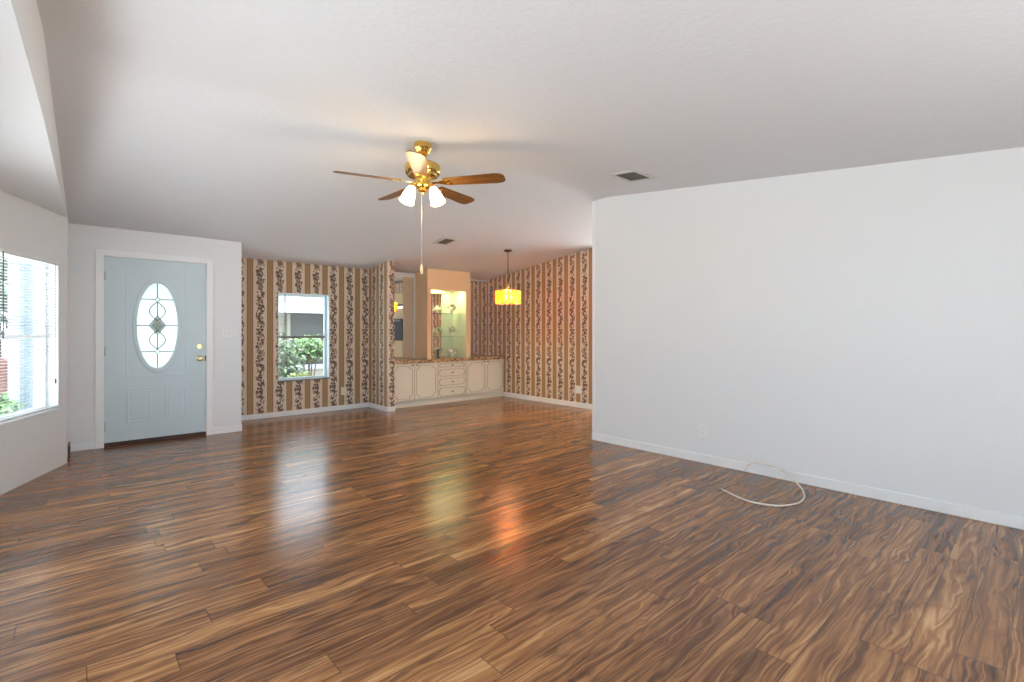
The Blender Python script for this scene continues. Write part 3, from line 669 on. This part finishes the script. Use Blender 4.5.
for k in range(5):
    ang = R(-125.6 + 72*k); ca, sa = math.cos(ang), math.sin(ang); pitch = R(-12)
    # local: x along the blade, y across it, z up
    mt = Matrix(((ca, -sa, 0, FX), (sa, ca, 0, FY), (0, 0, 1, ZBL), (0, 0, 0, 1))) @ Matrix.Rotation(pitch, 4, 'X')
    out = [(0.175, -0.045), (0.20, -0.052), (0.58, -0.069), (0.625, -0.062), (0.652, -0.040), (0.655, 0.0), (0.652, 0.040), (0.625, 0.062), (0.58, 0.069), (0.20, 0.052), (0.175, 0.045)]
    b = MB(); b.mat = mt; b.prism(out, -0.003, 0.003, 'xyz'); inv = mt.inverted()
    b.uvs = lambda v, inv=inv, k=k: ((inv @ v).x + 3*k, (inv @ v).y + 0.3*k)
    bo = b.build('blade', 'oak', t, smooth=False); bo['label'] = 'oak fan blade'
    i_ = MB(); i_.mat = mt
    i_.prism([(0.075, -0.012), (0.135, -0.012), (0.165, -0.034), (0.215, -0.040), (0.245, -0.018), (0.225, 0.0), (0.245, 0.018), (0.215, 0.040), (0.165, 0.034), (0.135, 0.012), (0.075, 0.012)], -0.0075, -0.0032, 'xyz')
    for sx, sy in ((0.20, 0.024), (0.20, -0.024), (0.225, 0.0)): i_.lathe([(0.006, 0), (0.004, 0.003)], (sx, sy, -0.0075), 8, (0, 0, -1))
    i_.build('blade_iron', 'brass', bo)
CD = Vector((-0.6678, -0.7443, 0)); RT = Vector((0.7443, -0.6678, 0))     # two arms
for k in range(2):
    a = R(-48 + 114*k); d = CD*math.cos(a) + RT*math.sin(a)
    p0 = Vector((FX, FY, 2.345)) + d*0.045; ax = (d*0.40 + Vector((0, 0, -1))).normalized()
    p1 = Vector((FX, FY, 2.350)) + d*0.080; p2 = p1 + ax*0.028
    arm = MB().tube([p0, p1, p2], [0.011, 0.011, 0.013], 10); arm.lathe([(0.020, 0), (0.024, 0.006), (0.022, 0.020)], p2 - ax*0.008, 16, ax); ao = arm.build('lamp_arm', 'brass', t)
    sh = MB(); sh.lathe([(0.0215, 0.0), (0.0301, 0.0145), (0.043, 0.0485), (0.0495, 0.0849), (0.0516, 0.1091), (0.0591, 0.131), (0.0559, 0.131), (0.0473, 0.1091), (0.0452, 0.0849), (0.0387, 0.0509), (0.0258, 0.017), (0.0172, 0.0049)], p2 + ax*0.006, 24, ax, cap=False)
    so = sh.build('lamp_shade', 'shade', ao); so['label'] = 'lit white glass tulip shade'
    L = bpy.data.lights.new('fan_bulb', 'POINT'); L.energy = 2.2; L.color = (1.0, 0.66, 0.30); L.shadow_soft_size = 0.07
    lo = bpy.data.objects.new('fan_bulb', L); COL.objects.link(lo); lo.parent = t; lo.location = p2 + ax*0.165 - Vector((FX, FY, RZF))
PX, PY = FX - 0.007, FY + 0.005
ch = MB(); ch.tube([(PX, PY, 2.31), (PX, PY, 1.728)], 0.0022, 6); cho = ch.build('pull_chain', 'steel', t)
MB().lathe([(0.003, 1.732), (0.008, 1.722), (0.012, 1.700), (0.013, 1.672), (0.010, 1.658), (0.004, 1.654)], (PX, PY, 0), 12).build('pull_fob', 'fob', cho)['label'] = 'cream pull fob'

# ------------------------------------------------------------------ chandelier
HX, HY = 4.814, 5.455
hz = cz(HY)
t = thing('chandelier', 'round chandelier of glowing amber glass panels on a thin stem', 'chandelier', (HX, HY, hz))
MB().lathe([(0.062, hz - 0.001), (0.062, hz - 0.016), (0.040, hz - 0.030), (0.010, hz - 0.036)], (HX, HY, 0), 24).build('ceiling_canopy', 'dull', t)
st = MB(); z = hz - 0.034; i = 0
while z > 1.90:
    pts = []
    for k in range(10):
        a = 2*math.pi*k/10; q = Vector((0.010*math.cos(a), 0, 0.019*math.sin(a)))
        if i % 2: q = Vector((0, q.x, q.z))
        pts.append(Vector((HX, HY, z - 0.017)) + q)
    st.tube(pts, 0.0035, 6, closed=True); z -= 0.030; i += 1
st.build('chain', 'dull', t)
fr = MB()
fr.lathe([(0.010, 1.925), (0.024, 1.905), (0.026, 1.860), (0.012, 1.835), (0.010, 1.700), (0.020, 1.690), (0.004, 1.670)], (HX, HY, 0), 16)
for zz, rr in ((1.815, 0.174), (1.812, 0.105)):
    fr.tube([(HX + rr*math.cos(2*math.pi*k/36), HY + rr*math.sin(2*math.pi*k/36), zz) for k in range(36)], 0.005, 6, closed=True)
for k in range(6):
    a = math.pi*k/3; fr.tube([(HX, HY, 1.82), (HX + 0.174*math.cos(a), HY + 0.174*math.sin(a), 1.815)], 0.004, 6)
fr.build('ring_frame', 'brass', t)
MB().lathe([(0.165, 1.8215), (0.165, 1.8255), (0.05, 1.834), (0.02, 1.84)], (HX, HY, 0), 36).build('top_plate', 'brass', t)
def amber_panel(a, r, ztop, hgt, wd):
    mm = MB(); ca, sa = math.cos(a), math.sin(a)
    mt = Matrix(((-sa, ca, 0, HX + r*ca), (ca, sa, 0, HY + r*sa), (0, 0, 1, 0), (0, 0, 0, 1)))   # local x tangent, y outwards
    mm.mat = mt; w2 = wd/2
    rows = [(0.0, 0.60), (0.10, 0.82), (0.28, 1.0), (0.72, 1.0), (0.90, 0.82), (1.0, 0.55)]
    G0, G1 = [], []
    for f_, ww in rows:
        for lst, off in ((G0, 0.0), (G1, 0.005)):
            lst.append([mm.bm.verts.new(mt @ Vector((w2*ww*q, off + 0.016*(1 - q*q), ztop - hgt*f_))) for q in (-1, -0.5, 0, 0.5, 1)])
    for A_, flip in ((G0, False), (G1, True)):
        for i in range(len(rows) - 1):
            for j in range(4):
                v = [A_[i][j], A_[i][j+1], A_[i+1][j+1], A_[i+1][j]]; mm.bm.faces.new(v[::-1] if flip else v)
    loop = lambda A_: A_[0] + [A_[i][4] for i in range(1, len(rows))] + A_[-1][3::-1] + [A_[i][0] for i in range(len(rows) - 2, 0, -1)]
    l0, l1 = loop(G0), loop(G1)
    for i in range(len(l0)): mm.bm.faces.new([l0[i], l0[(i+1) % len(l0)], l1[(i+1) % len(l0)], l1[i]])
    mm.build('glass_panel', 'amber', t)
for k in range(14): amber_panel(2*math.pi*k/14, 0.174, 1.812, 0.190, 0.076)
for k in range(4):
    a = math.pi/2*k + 0.5; MB().ball((HX + 0.06*math.cos(a), HY + 0.06*math.sin(a), 1.725), 0.022, (1, 1, 1.4)).build('bulb', 'bulb', t)
L = bpy.data.lights.new('chandelier_light', 'POINT'); L.energy = 14; L.color = (1.0, 0.80, 0.50); L.shadow_soft_size = 0.05
lo = bpy.data.objects.new('chandelier_light', L); COL.objects.link(lo); lo.parent = t; lo.location = (0, 0, 1.76 - hz)

# ------------------------------------------------------------------ ceiling vents
def vent(label, x0, x1, y0, y1):
    ym = (y0 + y1)/2; sl = SN if ym < RY else -SF; c = Vector(((x0 + x1)/2, ym, cz(ym)))
    t = thing('ceiling_vent', label, 'vent', c, 'ceiling air vents')
    tx = Vector((1, 0, 0)); ty = Vector((0, 1, sl)).normalized(); tn = tx.cross(ty)
    mt = Matrix(((tx.x, ty.x, tn.x, c.x), (tx.y, ty.y, tn.y, c.y), (tx.z, ty.z, tn.z, c.z), (0, 0, 0, 1)))
    W_, H_ = (x1 - x0)/2, (y1 - y0)/2; k = 0.045
    m = MB(); m.mat = mt; m.ring(rect(-W_, W_, -H_, H_), rect(-W_ + k, W_ - k, -H_ + k, H_ - k), -0.012, -0.0005, 'xyz'); m.build('frame', 'vent', t, bevel=0.003)
    m = MB(); m.mat = mt; m.box(-W_ + k, W_ - k, -H_ + k, H_ - k, -0.003, -0.0006); m.build('duct_opening', 'ventdark', t, smooth=False)
    nl = 7
    for i in range(nl):
        y = -H_ + k + (2*(H_ - k))*(i + 0.5)/nl
        m = MB(); m.mat = mt; m.prism([(y - 0.012, -0.004), (y + 0.004, -0.014), (y + 0.006, -0.013), (y - 0.010, -0.003)], -W_ + k, W_ - k, 'yzx'); m.build('louver', 'louvre', t, smooth=False)
vent('louvered ceiling vent near the top end of the white right wall', 3.505, 3.835, 2.345, 2.635)
vent('louvered ceiling vent between the fan and the chandelier', 3.58, 3.82, 5.30, 5.62)

# ------------------------------------------------------------------ cable on the floor
kp = [(4.285, 1.769, 0.011), (4.275, 1.753, 0.059), (4.265, 1.699, 0.095), (4.255, 1.599, 0.109), (4.240, 1.501, 0.107), (4.190, 1.385, 0.066), (4.165, 1.325, 0.030), (4.110, 1.275, 0.009), (4.03, 1.240, 0.0065),
      (3.937, 1.209, 0.0065), (3.816, 1.193, 0.0065), (3.724, 1.208, 0.0065), (3.604, 1.277, 0.0065), (3.551, 1.417, 0.0065), (3.59, 1.55, 0.0065), (3.652, 1.659, 0.0065), (3.667, 1.693, 0.0065)]
def catmull(P, n=6):
    P = [Vector(p) for p in P]; out = []
    for i in range(len(P) - 1):
        a, b, c, d = P[max(0, i-1)], P[i], P[i+1], P[min(len(P)-1, i+2)]
        for k in range(n):
            u = k/n; out.append(0.5*((2*b) + (c - a)*u + (2*a - 5*b + 4*c - d)*u*u + (3*b - a - 3*c + d)*u*u*u))
    return out + [P[-1]]
t = thing('coax_cable', 'loose loop of white cable on the floor against the right wall', 'cable', (4.0, 1.45, 0))
pts = catmull(kp); 
for p in pts: p.z = max(p.z, 0.0062)
MB().tube(pts, 0.006, 8).build('cord', 'cable', t)
e = pts[-1]; dr = (pts[-1] - pts[-2]).normalized()
MB().tube([e, e + dr*0.012, e + dr*0.024], [0.006, 0.0058, 0.0035], 8).build('connector', 'metal', t)['label'] = 'metal end connector'

# ------------------------------------------------------------------ outside
struct(box(-30, 40, -30, 45, -0.75, -0.62).build('ground', 'ground', smooth=False), 'lawn and mulch outside the house', 'ground')
struct(box(-0.7, 9.5, 7.6, 12.1, -0.62, -0.60).build('floor_bounce_far', 'bounce_ground', smooth=False), 'pale slab added outside the dining window to bounce light in', 'bounce_strip')  # added unseen reflector: bounces sun through the dining window onto the far ceiling
struct(box(7.5, 18, -1.5, 9.0, -0.62, -0.20).build('floor_bounce_kitchen', 'bounce_ground', smooth=False), 'pale slab added beside the kitchen to bounce light in', 'bounce_strip')  # unseen pale surface, added to send light up into kitchen and dining area
struct(box(-16, -0.75, -1.2, 10.0, -0.62, -0.34).build('floor_bounce_bay', 'bounce_ground', smooth=False), 'pale slab added beside the bay to bounce light in', 'bounce_ground')  # added out of view; throws daylight upwards through the bay windows
struct(box(-12, 16, -22, Y0, -0.62, -0.10).build('floor_bounce_rear', 'bounce_ground', smooth=False), 'pale slab added behind the room to bounce light in', 'bounce_ground')  # out-of-view reflector, added to brighten the ceiling from behind the camera
t = thing('neighbor_house', 'cream neighbouring house with pale metal roof seen through the dining window', 'house', (5, 14, -0.62))
box(1.5, 9.5, 13.0, 17.0, -0.62, 1.72).build('wall', 'siding', t, smooth=False)
m = MB(); m.prism([(12.3, 1.80), (17.2, 3.75), (17.2, 3.85), (12.3, 1.88)], 1.0, 10.0, 'yzx'); m.build('roof', 'roofm', t, smooth=False)
box(1.0, 10.0, 12.24, 12.30, 1.66, 1.88).build('gutter', 'fascia', t, bevel=0.01)
box(4.00, 8.0, 12.94, 13.0, 0.35, 1.66).build('porch_screen', 'screen', t, smooth=False)['label'] = 'grey porch screen'
for x in (4.0, 4.95, 5.9): box(x - 0.04, x + 0.04, 12.90, 12.95, 0.35, 1.66).build('screen_post', 'barmat', t)
box(3.9, 8.0, 12.86, 13.0, 0.24, 0.36).build('ledge', 'fascia', t)
def shrub(name, label, cat, c, rx, ry, rz, nl, mat, seed, ls=0.07, trunk=None):
    q = random.Random(seed); t = thing(name, label, cat, (c[0], c[1], -0.62))
    lf = MB()
    for i in range(nl):
        a = q.uniform(0, 6.283); zz = q.uniform(-1, 1); rr = math.sqrt(1 - zz*zz); rad = q.uniform(0.45, 1.0)
        wob = 1 + 0.18*math.sin(3*a + seed) + 0.12*math.sin(5*zz + seed)
        p = Vector((c[0] + rx*rad*wob*rr*math.cos(a), c[1] + ry*rad*wob*rr*math.sin(a), c[2] + rz*rad*zz))
        d = Vector((q.gauss(0, 1), q.gauss(0, 1), q.gauss(0.3, 0.8))).normalized(); sd = d.orthogonal().normalized(); L_ = ls*q.uniform(0.7, 1.3)
        up_ = d.cross(sd)*L_*0.12
        lf.face([p, p + d*L_*0.5 + sd*L_*0.28 + up_, p + d*L_, p + d*L_*0.5 - sd*L_*0.28 + up_])
    lf.build('foliage', mat, t, smooth=False)
    sm = MB(); zb_ = -0.62
    for i in range(5 if not trunk else 1):
        a = q.uniform(0, 6.283); k = 0.0 if trunk else 0.5
        sm.tube([(c[0], c[1], zb_), (c[0] + 0.3*k*rx*math.cos(a), c[1] + 0.3*k*ry*math.sin(a), (zb_ + c[2])/2), (c[0] + k*rx*math.cos(a), c[1] + k*ry*math.sin(a), c[2])], [trunk or 0.018, (trunk or 0.018)*0.8, (trunk or 0.018)*0.4], 7)
    sm.build('trunk' if trunk else 'stems', 'bark', t)
shrub('leafy_shrub', 'grey-green leafy shrub low at the left of the dining window', 'shrub', (2.62, 8.75, 0.45), 0.34, 0.35, 0.78, 900, 'leaf1', 3, 0.10)
shrub('leafy_shrub', 'bright green bush in the middle of the dining window', 'shrub', (3.15, 9.0, 0.88), 0.27, 0.3, 0.26, 420, 'leaf2', 5, 0.11)
shrub('low_plant', 'yellow-green low plant at the foot of the shrubs outside the dining window', 'plant', (2.66, 7.98, 0.40), 0.20, 0.16, 0.14, 240, 'leaf3', 9, 0.09)
# porch side, seen through the blind
t = thing('garden_shed', 'white outbuilding with pale blue-grey corner trim seen through the blind', 'shed', (0.05, 11.5, -0.62))
box(-0.80, 0.9, 11.0, 13.0, -0.62, 3.0).build('wall', 'white', t, smooth=False)
for x0, x1 in ((-0.66, -0.52), (-0.42, -0.34)): box(x0, x1, 10.95, 11.0, -0.62, 3.0).build('corner_trim', 'bluepost', t)
m = MB(); m.prism([(-0.9, 3.0), (0.98, 3.0), (0.04, 3.6)], 10.8, 13.2, 'xzy'); m.build('roof', 'roofm', t, smooth=False)
shrub('garden_tree', 'dark green tree at the left edge of the bay window', 'tree', (-1.25, 15.0, 2.6), 0.9, 0.9, 1.5, 1500, 'leaf4', 11, 0.22, 0.09)
t = thing('brick_planter', 'low red brick planter seen through the left of the blind', 'planter', (-1.1, 12.5, -0.62))
m = MB(); m.ring(rect(-1.7, -0.84, 12.2, 13.0), rect(-1.6, -0.94, 12.3, 12.9), -0.62, 0.72, 'xyz'); m.build('wall', 'brick', t, smooth=False)
box(-1.6, -0.94, 12.3, 12.9, -0.62, 0.60).build('soil', 'bark', t, smooth=False)
shrub('low_plant', 'green low plant in front of the brick planter', 'plant', (-0.82, 10.6, -0.15), 0.22, 0.25, 0.42, 300, 'leaf2', 13, 0.11)
